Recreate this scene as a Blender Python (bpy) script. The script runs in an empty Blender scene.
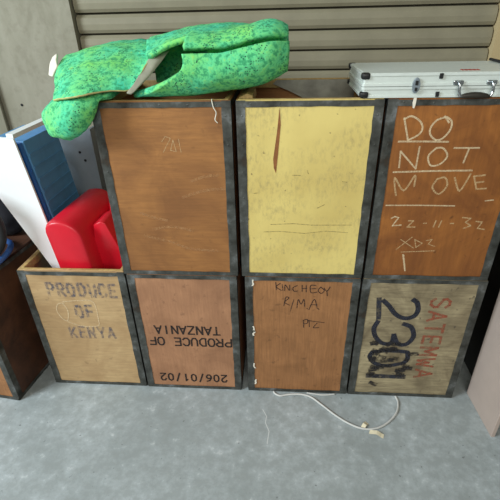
import bpy, bmesh, math, random
from mathutils import Vector, Matrix, noise as mnoise
random.seed(7)
SC = bpy.context.scene
COL = SC.collection

# ------------------------------------------------------------------ camera, sky, light, exposure
cam_d = bpy.data.cameras.new('camera')
cam_d.sensor_width = 36.0
cam_d.lens = 36.0 * 415.25 / 500.0
cam_d.clip_start = 0.02
cam = bpy.data.objects.new('camera', cam_d)
COL.objects.link(cam)
cam.matrix_world = Matrix(((0.99749, -0.01492, 0.06927, 0.0),
                           (0.0675, 0.49763, -0.86476, -1.2759),
                           (-0.02157, 0.86726, 0.49739, 1.4446),
                           (0, 0, 0, 1)))
SC.camera = cam
SC.view_settings.view_transform = 'Standard'
SC.view_settings.look = 'None'
SC.view_settings.exposure = 0.0
SC.view_settings.gamma = 1.0
SC.view_settings.use_curve_mapping = False

world = bpy.data.worlds.new('world')
world.use_nodes = True
SC.world = world
bg = world.node_tree.nodes['Background']
bg.inputs['Color'].default_value = (0.95, 0.98, 0.90, 1)
bg.inputs['Strength'].default_value = 0.22


def area(name, loc, target, size, energy, color):
    d = bpy.data.lights.new(name, 'AREA')
    d.shape = 'RECTANGLE'
    d.size, d.size_y = size
    d.energy = energy
    d.color = color
    o = bpy.data.objects.new(name, d)
    COL.objects.link(o)
    o.location = loc
    o.rotation_euler = (Vector(target) - Vector(loc)).to_track_quat('-Z', 'Y').to_euler()
    return o


# daylight through the open garage door at the front left, and the weaker sky light from the front
area('door_daylight', (-3.6, -1.85, 2.9), (-0.4, 0.0, 0.6), (1.5, 1.5), 205, (0.84, 0.94, 1.0))
area('front_skylight', (-0.2, -3.6, 2.6), (0.0, 0.0, 0.6), (2.6, 1.6), 66, (1.0, 0.97, 0.88))


# ------------------------------------------------------------------ node helpers
def mat(name):
    m = bpy.data.materials.new(name)
    m.use_nodes = True
    nt = m.node_tree
    b = nt.nodes['Principled BSDF']
    return m, nt, b


def n(nt, kind, **kw):
    nd = nt.nodes.new(kind)
    for k, v in kw.items():
        if k in nd.inputs:
            nd.inputs[k].default_value = v
        else:
            setattr(nd, k, v)
    return nd


def coords(nt, scale=(1, 1, 1), seed=0.0):
    tc = n(nt, 'ShaderNodeTexCoord')
    mp = n(nt, 'ShaderNodeMapping')
    mp.inputs['Scale'].default_value = scale
    mp.inputs['Location'].default_value = (seed * 1.7, seed * 0.9, seed * 2.3)
    nt.links.new(tc.outputs['Object'], mp.inputs['Vector'])
    return mp.outputs['Vector']


def noise(nt, vec, scale, detail=4.0, rough=0.6, dist=0.0):
    nd = n(nt, 'ShaderNodeTexNoise')
    nd.inputs['Scale'].default_value = scale
    nd.inputs['Detail'].default_value = detail
    nd.inputs['Roughness'].default_value = rough
    nd.inputs['Distortion'].default_value = dist
    nt.links.new(vec, nd.inputs['Vector'])
    return nd.outputs['Fac']


def ramp(nt, fac, stops):
    r = n(nt, 'ShaderNodeValToRGB')
    el = r.color_ramp.elements
    while len(el) < len(stops):
        el.new(0.5)
    for e, (p, c) in zip(el, stops):
        e.position = p
        e.color = (c, c, c, 1) if isinstance(c, (int, float)) else (*c, 1)
    nt.links.new(fac, r.inputs['Fac'])
    return r.outputs['Color']


def mix(nt, fac, a, b, mode='MIX'):
    m = n(nt, 'ShaderNodeMix', data_type='RGBA', blend_type=mode)
    for sock, v in ((m.inputs[0], fac), (m.inputs[6], a), (m.inputs[7], b)):
        if hasattr(v, 'is_output'):
            nt.links.new(v, sock)
        elif isinstance(v, (int, float)):
            sock.default_value = v
        else:
            sock.default_value = (*v, 1)
    return m.outputs[2]


def bump(nt, b, height, strength=0.3, dist=0.002):
    bp = n(nt, 'ShaderNodeBump')
    bp.inputs['Strength'].default_value = strength
    bp.inputs['Distance'].default_value = dist
    nt.links.new(height, bp.inputs['Height'])
    nt.links.new(bp.outputs['Normal'], b.inputs['Normal'])


def srgb(r, g, b):
    f = lambda c: (c / 12.92 if c <= 0.04045 else ((c + 0.055) / 1.055) ** 2.4)
    return tuple(f(v / 255.0) for v in (r, g, b))


def plywood(name, light, dark, seed, grain=(1.5, 1, 22), spots=0.5, spot_col=None, rough=0.6, figure=0.5):
    """veneer: long fibres, broad cloudy figure, small dirt marks"""
    m, nt, b = mat(name)
    v0 = coords(nt, (1, 1, 1), seed)
    vg = coords(nt, grain, seed + 3)
    fib = noise(nt, vg, 9.0, 5, 0.65, 0.4)
    cloud = noise(nt, v0, 5.0, 4, 0.6, 1.2)
    c = mix(nt, ramp(nt, cloud, [(0.32, 0.0), (0.7, 1.0)]), dark, light)
    c2 = mix(nt, ramp(nt, fib, [(0.38, 1.0), (0.62, 0.0)]), c, tuple(x * 0.62 for x in dark))
    c = mix(nt, figure, c, c2)
    sp = noise(nt, v0, 38.0, 3, 0.55)
    c = mix(nt, ramp(nt, sp, [(0.64, 0.0), (0.74, spots)]), c, spot_col or tuple(x * 0.35 for x in dark))
    nt.links.new(c, b.inputs['Base Color'])
    b.inputs['Roughness'].default_value = rough
    bump(nt, b, fib, 0.12, 0.001)
    return m


def plain(name, col, rough=0.5, metal=0.0, var=0.0, scale=20, seed=0, bumps=0.0, coat=0.0):
    m, nt, b = mat(name)
    v = coords(nt, (1, 1, 1), seed)
    f = noise(nt, v, scale, 4, 0.6)
    c = mix(nt, ramp(nt, f, [(0.3, 0.0), (0.7, 1.0)]), tuple(x * (1 - var) for x in col), tuple(min(1, x * (1 + var)) for x in col))
    nt.links.new(c, b.inputs['Base Color'])
    b.inputs['Roughness'].default_value = rough
    b.inputs['Metallic'].default_value = metal
    b.inputs['Coat Weight'].default_value = coat
    if bumps:
        bump(nt, b, f, bumps, 0.002)
    return m


def ink(name, col, keep, scale=60, seed=0, rough=0.8, soft=0.12):
    """paint or chalk that has worn off in places: noise lets the wood show through"""
    m, nt, b = mat(name)
    b.inputs['Base Color'].default_value = (*col, 1)
    b.inputs['Roughness'].default_value = rough
    v = coords(nt, (1, 1, 1), seed)
    f = noise(nt, v, scale, 3, 0.7)
    t = 1.0 - keep
    a = ramp(nt, f, [(max(0.0, 0.25 + 0.5 * t - soft), 0.0), (min(1.0, 0.25 + 0.5 * t + soft), 1.0)])
    nt.links.new(a, b.inputs['Alpha'])
    return m


M = {}
# metal edging of the chests: dull, stained galvanised tin
m, nt, b = mat('edging_tin')
v = coords(nt)
a = noise(nt, v, 15, 6, 0.62)
c = ramp(nt, a, [(0.34, srgb(52, 52, 47)), (0.55, srgb(88, 89, 85)), (0.76, srgb(138, 141, 142))])
rust = noise(nt, coords(nt, seed=4), 14, 4, 0.7)
c = mix(nt, ramp(nt, rust, [(0.62, 0.0), (0.75, 0.6)]), c, srgb(70, 54, 40))
nt.links.new(c, b.inputs['Base Color'])
b.inputs['Metallic'].default_value = 0.45
b.inputs['Roughness'].default_value = 0.48
bump(nt, b, a, 0.6, 0.003)
M['tin'] = m

M['ply_amber'] = plywood('veneer_amber', srgb(172, 117, 62), srgb(138, 90, 47), 1, (1.2, 1, 14), 0.25, figure=0.35)
M['ply_pink'] = plywood('veneer_pinkish', srgb(182, 132, 96), srgb(152, 107, 76), 2, (14, 1, 1.2), 0.35, figure=0.25)
M['ply_orange'] = plywood('veneer_orange', srgb(166, 104, 46), srgb(126, 74, 32), 5, (10, 1, 1.0), 0.6, figure=0.3, rough=0.45)
M['ply_brown'] = plywood('veneer_brown', srgb(178, 124, 78), srgb(144, 98, 58), 7, (16, 1, 1.0), 0.45, figure=0.45)
M['ply_straw'] = plywood('veneer_straw', srgb(200, 168, 122), srgb(172, 138, 96), 9, (1.4, 1, 12), 0.35, figure=0.3)
M['ply_grey'] = plywood('veneer_greyed', srgb(186, 170, 134), srgb(112, 98, 74), 11, (1.5, 1, 18), 1.0, srgb(74, 66, 54), figure=0.45)
M['ply_shaded'] = plywood('veneer_shaded', srgb(110, 68, 44), srgb(66, 40, 27), 13, (12, 1, 1.2), 0.5, figure=0.5)  # shade on the left chest's side put into a darker veneer colour
M['wood_rim'] = plywood('raw_softwood', srgb(206, 176, 112), srgb(164, 132, 78), 15, (8, 8, 8), 0.5, figure=0.5)
# yellow painted panel with grey scuffs
m, nt, b = mat('painted_yellow')
v = coords(nt)
cl = noise(nt, v, 4.5, 3, 0.5)
c = mix(nt, ramp(nt, cl, [(0.35, 0.0), (0.65, 1.0)]), srgb(208, 184, 108), srgb(226, 204, 124))
sc = noise(nt, coords(nt, (34, 1, 16), 2), 2.2, 4, 0.7)
band = noise(nt, coords(nt, (2, 1, 5), 6), 2.0, 3, 0.6)
sc2 = mix(nt, 1.0, ramp(nt, sc, [(0.46, 0.0), (0.70, 1.0)]), ramp(nt, band, [(0.42, 0.05), (0.62, 1.0)]), 'MULTIPLY')
c = mix(nt, mix(nt, 1.0, sc2, (0.55, 0.55, 0.55), 'MULTIPLY'), c, srgb(140, 128, 92))
dots = noise(nt, v, 55, 2, 0.5)
c = mix(nt, ramp(nt, dots, [(0.69, 0.0), (0.75, 0.7)]), c, srgb(110, 92, 60))
nt.links.new(c, b.inputs['Base Color'])
b.inputs['Roughness'].default_value = 0.5
M['ply_yellow'] = m

M['foil'] = plain('foil_lining', srgb(150, 150, 140), 0.4, 0.5, 0.25, 18, 1, 0.6)
M['chalk'] = ink('chalk', srgb(230, 206, 166), 0.60, 160, 1, soft=0.32)
M['chalk_faint'] = ink('faint_chalk', srgb(216, 182, 134), 0.50, 160, 2, soft=0.32)
M['pale_scuff'] = ink('pale_scuff', srgb(190, 140, 92), 0.26, 70, 12, soft=0.30)
M['marker'] = ink('black_marker', srgb(44, 30, 30), 0.68, 120, 3, soft=0.2)
M['stencil_black'] = ink('black_stencil', srgb(34, 26, 24), 0.80, 130, 4, soft=0.16)
M['stencil_blue'] = ink('faded_blue_stencil', srgb(98, 98, 112), 0.31, 48, 5, soft=0.24)
M['brush_navy'] = ink('navy_brush_paint', srgb(40, 42, 54), 0.72, 50, 6, soft=0.22)
M['smudge'] = ink('black_smudge', srgb(36, 32, 32), 0.55, 45, 7, soft=0.14)
M['brush_red'] = ink('faded_red_paint', srgb(158, 84, 60), 0.58, 70, 8, soft=0.22)
M['scuff'] = ink('dark_scuff', srgb(104, 90, 58), 0.46, 90, 9, soft=0.25)
M['bare_wood'] = plain('bare_wood', srgb(140, 88, 44), 0.7, 0, 0.25, 40, 3)
M['torn_white'] = plain('torn_paper', srgb(232, 224, 208), 0.8, 0, 0.06, 60)
M['alu'] = plain('brushed_aluminium', srgb(226, 234, 228), 0.34, 0.25, 0.05, 30, 2)
M['alu_skin'] = plain('case_skin', srgb(216, 224, 218), 0.42, 0.2, 0.04, 60, 3)
M['chrome'] = plain('chrome', srgb(190, 196, 200), 0.15, 1.0, 0.05)
M['black_plastic'] = plain('black_plastic', srgb(26, 27, 28), 0.38, 0, 0.2, 40, 4)
M['dark_grip'] = plain('dark_grip', srgb(44, 40, 32), 0.5, 0, 0.2, 60, 5)
M['red_print'] = plain('red_print', srgb(196, 62, 44), 0.5)
M['red_plastic'] = plain('red_plastic', srgb(206, 22, 42), 0.36, 0, 0.06, 12, 6)
M['white_card'] = plain('white_card', srgb(240, 243, 244), 0.6, 0, 0.02, 30, 7)
M['blue_plastic'] = plain('blue_plastic', srgb(84, 146, 196), 0.42, 0, 0.12, 14, 8)
M['blue_deep'] = plain('deep_blue_plastic', srgb(54, 118, 200), 0.4, 0, 0.1, 14, 9)
M['hose_blue'] = plain('blue_hose', srgb(52, 92, 152), 0.35, 0, 0.12, 20, 10)
M['steel_grey'] = plain('painted_steel', srgb(128, 138, 146), 0.5, 0.25, 0.10, 9, 11)
M['rubber'] = plain('black_rubber', srgb(22, 22, 24), 0.6, 0, 0.15, 30, 12)
M['rim_red'] = plain('red_rim', srgb(200, 44, 60), 0.4, 0, 0.1)
M['cable'] = plain('grey_cable', srgb(200, 200, 196), 0.5, 0, 0.08, 30)
M['tag'] = plain('cream_tag', srgb(224, 214, 184), 0.7, 0, 0.08, 40)
M['fabric_black'] = plain('black_fabric', srgb(30, 30, 36), 0.9, 0, 0.25, 30, 6, 0.5)
M['card_tan'] = plain('tan_card', srgb(206, 176, 118), 0.8, 0, 0.06, 20)
M['rim_dark'] = plain('dark_softwood', srgb(84, 62, 42), 0.8, 0, 0.2, 30)
M['board'] = plain('pale_board', srgb(180, 163, 152), 0.75, 0, 0.04, 14, 2, 0.05)

# green reconstituted foam: crumbs of several greens
m, nt, b = mat('green_crumb_foam')
v = coords(nt)
big = noise(nt, v, 7, 3, 0.55)
c = mix(nt, ramp(nt, big, [(0.36, 0.0), (0.64, 1.0)]), srgb(70, 206, 162), srgb(120, 214, 114))
mid = noise(nt, v, 72, 4, 0.65)
c = mix(nt, ramp(nt, mid, [(0.40, 0.8), (0.50, 0.0)]), c, srgb(40, 146, 96))
c = mix(nt, ramp(nt, mid, [(0.56, 0.0), (0.70, 0.75)]), c, srgb(146, 214, 110))
fl = n(nt, 'ShaderNodeTexVoronoi')
fl.inputs['Scale'].default_value = 140
nt.links.new(v, fl.inputs['Vector'])
gate = noise(nt, coords(nt, seed=5), 22, 2, 0.5)
fleck = mix(nt, 1.0, ramp(nt, fl.outputs['Distance'], [(0.22, 1.0), (0.34, 0.0)]), ramp(nt, gate, [(0.52, 0.0), (0.58, 1.0)]), 'MULTIPLY')
c = mix(nt, fleck, c, srgb(22, 78, 60))
nt.links.new(c, b.inputs['Base Color'])
b.inputs['Roughness'].default_value = 0.9
bump(nt, b, mid, 0.7, 0.004)
M['foam'] = m
M['foam_edge'] = plain('cut_foam_edge', srgb(206, 196, 130), 0.9, 0, 0.2, 40, 3, 0.4)
M['foam_back'] = plain('foam_backing', srgb(158, 156, 138), 0.9, 0, 0.15, 30, 4, 0.4)

# concrete floor
m, nt, b = mat('concrete_floor')
v = coords(nt)
f1 = noise(nt, v, 3.0, 5, 0.6, 0.5)
f2 = noise(nt, v, 22.0, 5, 0.7)
c = mix(nt, ramp(nt, f1, [(0.3, 0.0), (0.7, 1.0)]), srgb(146, 154, 154), srgb(178, 186, 188))
c = mix(nt, ramp(nt, f2, [(0.42, 0.55), (0.6, 0.0)]), c, srgb(136, 142, 140))
c = mix(nt, ramp(nt, f2, [(0.60, 0.0), (0.75, 0.6)]), c, srgb(222, 226, 224))
st = noise(nt, coords(nt, seed=8), 60, 2, 0.5)
c = mix(nt, ramp(nt, st, [(0.70, 0.0), (0.76, 0.6)]), c, srgb(84, 86, 84))
nt.links.new(c, b.inputs['Base Color'])
b.inputs['Roughness'].default_value = 0.75
bump(nt, b, f2, 0.25, 0.003)
M['concrete'] = m
# stained plaster wall
m, nt, b = mat('stained_plaster')
v = coords(nt)
f1 = noise(nt, coords(nt, (3, 1, 1)), 2.6, 5, 0.6, 0.6)
f2 = noise(nt, v, 30, 4, 0.6)
c = mix(nt, ramp(nt, f1, [(0.3, 0.0), (0.7, 1.0)]), srgb(128, 124, 106), srgb(156, 152, 136))
c = mix(nt, ramp(nt, f2, [(0.35, 0.3), (0.5, 0.0)]), c, srgb(120, 114, 98))
nt.links.new(c, b.inputs['Base Color'])
b.inputs['Roughness'].default_value = 0.9
bump(nt, b, f2, 0.2, 0.002)
M['plaster'] = m
M['tan_wall'] = plain('tan_plaster', srgb(190, 170, 128), 0.9, 0, 0.08, 6, 2, 0.1)
M['slat'] = plain('door_slat', srgb(138, 132, 110), 0.6, 0.0, 0.10, 8, 5, 0.1)
M['crack'] = plain('crack_filler', srgb(200, 204, 202), 0.9, 0, 0.05)
M['dark_gap'] = plain('door_backing', srgb(78, 74, 62), 0.9)  # dark tone of the sheet behind the door slats


# ------------------------------------------------------------------ object helpers
def link(name, me, material=None, parent=None, loc=None):
    o = bpy.data.objects.new(name, me)
    COL.objects.link(o)
    if material is not None:
        o.data.materials.append(material)
    if parent is not None:
        o.parent = parent
    if loc is not None:
        o.location = loc
    return o


def bm_obj(name, bm, material, parent=None, smooth=False, loc=None):
    bmesh.ops.recalc_face_normals(bm, faces=bm.faces)
    me = bpy.data.meshes.new(name)
    bm.to_mesh(me)
    bm.free()
    if smooth:
        for p in me.polygons:
            p.use_smooth = True
    return link(name, me, material, parent, loc)


def empty(name, loc=(0, 0, 0), rz=0.0):
    o = bpy.data.objects.new(name, None)
    o.empty_display_size = 0.05
    COL.objects.link(o)
    o.location = loc
    o.rotation_euler = (0, 0, rz)
    return o


def tag(o, label, cat, group=None):
    o['label'] = label
    o['category'] = cat
    if group:
        o['group'] = group
    return o


def box(bm, lo, hi, bev=0.0, segs=2):
    xs, ys, zs = zip(lo, hi)
    vs = [bm.verts.new((x, y, z)) for x in xs for y in ys for z in zs]
    idx = [(0, 1, 3, 2), (4, 6, 7, 5), (0, 4, 5, 1), (2, 3, 7, 6), (0, 2, 6, 4), (1, 5, 7, 3)]
    fs = [bm.faces.new([vs[i] for i in f]) for f in idx]
    if bev:
        es = list({e for f in fs for e in f.edges})
        bmesh.ops.bevel(bm, geom=es, offset=bev, segments=segs, affect='EDGES', profile=0.5)
    return bm


def prism(bm, pts, axis, a, b, bev=0.0, segs=2):
    """extrude a closed outline (2-D points) along an axis from a to b"""
    def p3(p, t):
        return {'x': (t, p[0], p[1]), 'y': (p[0], t, p[1]), 'z': (p[0], p[1], t)}[axis]
    va = [bm.verts.new(p3(p, a)) for p in pts]
    vb = [bm.verts.new(p3(p, b)) for p in pts]
    fs = [bm.faces.new(va), bm.faces.new(vb[::-1])]
    k = len(pts)
    for i in range(k):
        fs.append(bm.faces.new((va[i], vb[i], vb[(i + 1) % k], va[(i + 1) % k])))
    if bev:
        es = list({e for f in fs[:2] for e in f.edges})
        bmesh.ops.bevel(bm, geom=es, offset=bev, segments=segs, affect='EDGES', profile=0.5)
    return bm


def tube(bm, pts, r, seg=10, closed=False, cap=True):
    pts = [Vector(p) for p in pts]
    k = len(pts)
    rings = []
    up = Vector((0.13, 0.2, 1)).normalized()
    for i, p in enumerate(pts):
        a = pts[(i - 1) % k] if (closed or i) else p
        c = pts[(i + 1) % k] if (closed or i < k - 1) else p
        t = (c - a).normalized()
        u = t.cross(up)
        if u.length < 1e-4:
            u = t.cross(Vector((1, 0, 0)))
        u.normalize()
        w = u.cross(t).normalized()
        rr = r[i] if isinstance(r, (list, tuple)) else r
        rings.append([bm.verts.new(p + (u * math.cos(2 * math.pi * j / seg) + w * math.sin(2 * math.pi * j / seg)) * rr) for j in range(seg)])
    for i in range(k if closed else k - 1):
        A, B = rings[i], rings[(i + 1) % k]
        for j in range(seg):
            bm.faces.new((A[j], A[(j + 1) % seg], B[(j + 1) % seg], B[j]))
    if cap and not closed:
        bm.faces.new(rings[0][::-1])
        bm.faces.new(rings[-1])
    return bm


def smooth_path(pts, sub=8, closed=False):
    pts = [Vector(p) for p in pts]
    out = []
    k = len(pts)
    rng = range(k if closed else k - 1)
    for i in rng:
        p0 = pts[(i - 1) % k] if (closed or i > 0) else pts[i]
        p1, p2 = pts[i], pts[(i + 1) % k]
        p3 = pts[(i + 2) % k] if (closed or i + 2 < k) else p2
        for s in range(sub):
            t = s / sub
            out.append(0.5 * ((2 * p1) + (-p0 + p2) * t + (2 * p0 - 5 * p1 + 4 * p2 - p3) * t * t + (-p0 + 3 * p1 - 3 * p2 + p3) * t ** 3))
    if not closed:
        out.append(pts[-1])
    return out


def ribbon(bm, pts, w, y, step=[0]):
    """flat painted stroke on the plane y; pts are (x, z)"""
    th = 0.0002
    for a, b in zip(pts[:-1], pts[1:]):
        d = Vector((b[0] - a[0], b[1] - a[1]))
        if d.length < 1e-6:
            continue
        d.normalize()
        nrm = Vector((-d.y, d.x)) * w / 2
        e = d * w * 0.35
        step[0] = (step[0] + 1) % 40
        yy = y - step[0] * 0.000006
        q = [(a[0] - e.x + nrm.x, a[1] - e.y + nrm.y), (b[0] + e.x + nrm.x, b[1] + e.y + nrm.y),
             (b[0] + e.x - nrm.x, b[1] + e.y - nrm.y), (a[0] - e.x - nrm.x, a[1] - e.y - nrm.y)]
        f = [bm.verts.new((p[0], yy, p[1])) for p in q]
        bm.faces.new(f)


def strokes(name, lists, w, material, parent, y=-0.0006, smooth=False):
    bm = bmesh.new()
    for pl in lists:
        if smooth and len(pl) > 2:
            pl = [(p.x, p.z) for p in smooth_path([(a, 0, b) for a, b in pl], 5)]
        ribbon(bm, pl, w, y)
    me = bpy.data.meshes.new(name)
    bm.to_mesh(me)
    bm.free()
    return link(name, me, material, parent)


def groups(name, sets, w, material, parent, y=-0.0006, smooth=False):
    for s in sets:
        strokes(name, local(s, parent), w, material, parent, y, smooth)


# stencil alphabet, strokes in a unit box (x right, y up) with the breaks of cut stencils
G = {
    'A': [[(0, 0), (.22, .42)], [(.28, .52), (.5, 1), (.72, .52)], [(.78, .42), (1, 0)], [(.3, .3), (.7, .3)]],
    'C': [[(.95, .8), (.7, 1), (.3, 1), (.05, .75), (.05, .55)], [(.05, .45), (.05, .25), (.3, 0), (.7, 0), (.95, .2)]],
    'D': [[(.08, 0), (.08, 1)], [(.22, 1), (.6, 1), (.95, .72), (.95, .28), (.6, 0), (.22, 0)]],
    'E': [[(.08, 0), (.08, 1)], [(.2, 1), (.92, 1)], [(.2, .5), (.8, .5)], [(.2, 0), (.92, 0)]],
    'F': [[(.08, 0), (.08, 1)], [(.2, 1), (.92, 1)], [(.2, .5), (.8, .5)]],
    'I': [[(.5, 0), (.5, 1)]],
    'K': [[(.08, 0), (.08, 1)], [(.2, .45), (.95, 1)], [(.35, .6), (.95, 0)]],
    'M': [[(.02, 0), (.02, 1)], [(.08, 1), (.5, .3), (.92, 1)], [(.98, 1), (.98, 0)]],
    'N': [[(.08, 0), (.08, 1)], [(.14, .95), (.86, .05)], [(.92, 0), (.92, 1)]],
    'O': [[(.45, 1), (.25, .97), (.05, .7), (.05, .3), (.25, .03), (.45, 0)], [(.55, 1), (.75, .97), (.95, .7), (.95, .3), (.75, .03), (.55, 0)]],
    'P': [[(.08, 0), (.08, 1)], [(.2, 1), (.7, 1), (.95, .85), (.95, .65), (.7, .48), (.2, .48)]],
    'R': [[(.08, 0), (.08, 1)], [(.2, 1), (.7, 1), (.95, .85), (.95, .65), (.7, .5), (.2, .5)], [(.5, .42), (.95, 0)]],
    'S': [[(.95, .82), (.7, 1), (.3, 1), (.05, .8), (.1, .62), (.45, .53)], [(.55, .48), (.9, .38), (.95, .2), (.7, 0), (.3, 0), (.05, .18)]],
    'T': [[(.5, 0), (.5, .88)], [(.02, 1), (.98, 1)]],
    'U': [[(.08, 1), (.08, .3), (.3, 0), (.45, 0)], [(.55, 0), (.7, 0), (.92, .3), (.92, 1)]],
    'W': [[(0, 1), (.24, 0)], [(.28, .05), (.5, .7), (.72, .05)], [(.76, 0), (1, 1)]],
    'Y': [[(.02, 1), (.45, .5)], [(.98, 1), (.55, .5)], [(.5, .42), (.5, 0)]],
    'Z': [[(.05, 1), (.95, 1)], [(.9, .9), (.1, .1)], [(.05, 0), (.95, 0)]],
    '0': [[(.45, 1), (.15, .85), (.08, .5), (.15, .15), (.45, 0)], [(.55, 1), (.85, .85), (.92, .5), (.85, .15), (.55, 0)]],
    '1': [[(.5, 0), (.5, 1)], [(.5, 1), (.25, .8)]],
    '2': [[(.05, .75), (.25, 1), (.7, 1), (.92, .78), (.85, .55), (.1, .06)], [(.05, 0), (.95, 0)]],
    '6': [[(.85, .95), (.4, .85), (.1, .45), (.12, .2), (.35, 0), (.65, 0), (.9, .2), (.88, .4), (.65, .55), (.25, .45)]],
    '/': [[(.2, -.1), (.8, 1.1)]],
    ' ': [],
}


def lettering(name, text, origin, pitch, height, w, material, parent, rot=0, fill=0.72, jitter=0.0, y=-0.0006):
    """rot in quarter turns clockwise; origin = baseline start of the text, (x, z)"""
    out = []
    ca, sa = [(1, 0), (0, -1), (-1, 0), (0, 1)][rot]
    for i, ch in enumerate(text):
        jx, jz = random.uniform(-jitter, jitter), random.uniform(-jitter, jitter)
        for pl in G[ch]:
            q = []
            for px, pz in pl:
                lx = i * pitch + px * pitch * fill + jx
                lz = pz * height + jz
                q.append((origin[0] + lx * ca - lz * sa, origin[1] + lx * sa + lz * ca))
            out.append(q)
    return strokes(name, out, w, material, parent, y)


# ------------------------------------------------------------------ tea chests
def strip_mesh(bm, a, b, width, nrm, across, bend=None, th=0.0014, seed=0):
    """a strip of tin nailed along an edge, with slightly uneven sides and nail heads; bend = second flange direction"""
    a, b = Vector(a), Vector(b)
    nrm, across = Vector(nrm), Vector(across)
    L = (b - a).length
    d = (b - a) / L
    k = max(4, int(L / 0.03))
    rnd = random.Random(seed)
    rows = []
    for i in range(k + 1):
        p = a + d * (L * i / k)
        j = rnd.uniform(-.0012, .0012)
        lift = rnd.uniform(0, .0007)
        outer = p + nrm * (th + lift)
        inner = p + across * (width + j) + nrm * (th + lift * .5)
        inn0 = p + across * (width + j) + nrm * 0.0001
        row = [outer, inner, inn0]
        if bend is not None:
            bd = Vector(bend)
            row = [p + bd * (width * .9 + j) - across * 0.0001, p + bd * (width * .9 + j) - across * th, p - across * th + nrm * th] + row[1:]
        rows.append([bm.verts.new(v) for v in row])
    for r0, r1 in zip(rows[:-1], rows[1:]):
        for j in range(len(r0) - 1):
            bm.faces.new((r0[j], r0[j + 1], r1[j + 1], r1[j]))
    kn = max(3, int(L / 0.085))
    for i in range(kn):
        p = a + d * (L * (i + .5) / kn) + across * (width * rnd.uniform(.35, .6)) + nrm * (th + .0004)
        u = d
        ring = [bm.verts.new(p + (u * math.cos(t) + across * math.sin(t)) * .0030) for t in [2 * math.pi * q / 8 for q in range(8)]]
        top = bm.verts.new(p + nrm * .0012)
        for q in range(8):
            bm.faces.new((ring[q], ring[(q + 1) % 8], top))


def tea_chest(x0, x1, y0, z0, h, label, panel_mat, depth=0.44, rz=0.0, sw=0.027, group='plywood tea chests', seed=1, side_mat=None, rim=None):
    w = x1 - x0
    root = empty('tea_chest', (x0, y0, z0), rz)
    tag(root, label, 'tea chest', group)
    side = side_mat or panel_mat
    t = 0.005
    rim = rim or M['wood_rim']
    bm = bmesh.new(); box(bm, (0.001, 0, 0.001), (w - .001, t, h - .001)); bm_obj('front_panel', bm, panel_mat, root)
    bm = bmesh.new(); box(bm, (0.001, depth - t, 0.001), (w - .001, depth, h - .001)); bm_obj('back_panel', bm, side, root)
    bm = bmesh.new(); box(bm, (0, t, 0.001), (t, depth - t, h - .001)); bm_obj('side_panel', bm, side, root)
    bm = bmesh.new(); box(bm, (w - t, t, 0.001), (w, depth - t, h - .001)); bm_obj('side_panel', bm, side, root)
    bm = bmesh.new(); box(bm, (t, t, 0.002), (w - t, depth - t, 0.002 + t)); bm_obj('base_panel', bm, side, root)
    # softwood battens inside the rim and in the corners
    bt, bh = 0.014, 0.032
    for lo, hi in (((t, t, h - bh), (w - t, t + bt, h)), ((t, depth - t - bt, h - bh), (w - t, depth - t, h)),
                   ((t, t + bt, h - bh), (t + bt, depth - t - bt, h)), ((w - t - bt, t + bt, h - bh), (w - t, depth - t - bt, h))):
        bm = bmesh.new(); box(bm, lo, hi, .0015, 1); bm_obj('rim_batten', bm, rim, root)
    for cx in (t, w - t - bt):
        for cy in (t, depth - t - bt):
            bm = bmesh.new(); box(bm, (cx, cy, 0.008), (cx + bt, cy + bt, h - bh)); bm_obj('corner_batten', bm, rim, root)
    # tin edging: corners, then top and bottom all round
    cs = [((0, 0), (0, -1, 0), (1, 0, 0), (0, 1, 0)), ((w, 0), (0, -1, 0), (-1, 0, 0), (0, 1, 0)),
          ((0, depth), (0, 1, 0), (1, 0, 0), (0, -1, 0)), ((w, depth), (0, 1, 0), (-1, 0, 0), (0, -1, 0))]
    for i, ((cx, cy), nr, ac, be) in enumerate(cs):
        bm = bmesh.new(); strip_mesh(bm, (cx, cy, 0.001), (cx, cy, h - .002), sw, nr, ac, be, seed=seed * 10 + i); bm_obj('corner_edging', bm, M['tin'], root)
    hs = [((0, 0), (w, 0), (0, -1, 0)), ((0, depth), (w, depth), (0, 1, 0)), ((0, 0), (0, depth), (-1, 0, 0)), ((w, 0), (w, depth), (1, 0, 0))]
    for i, (a, b, nr) in enumerate(hs):
        o = Vector(nr) * .0012
        tw = .62
        zt = h - .0008 if z0 < .1 and h < .605 else h - .004
        bm = bmesh.new(); strip_mesh(bm, (a[0] + o.x, a[1] + o.y, zt), (b[0] + o.x, b[1] + o.y, zt), sw * tw, nr, (0, 0, -1), seed=seed * 10 + 4 + i); bm_obj('top_edging', bm, M['tin'], root)
        bm = bmesh.new(); strip_mesh(bm, (a[0] + o.x, a[1] + o.y, .001), (b[0] + o.x, b[1] + o.y, .001), sw * .56, nr, (0, 0, 1), seed=seed * 10 + 8 + i); bm_obj('bottom_edging', bm, M['tin'], root)
    root['w'] = w
    return root


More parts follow.
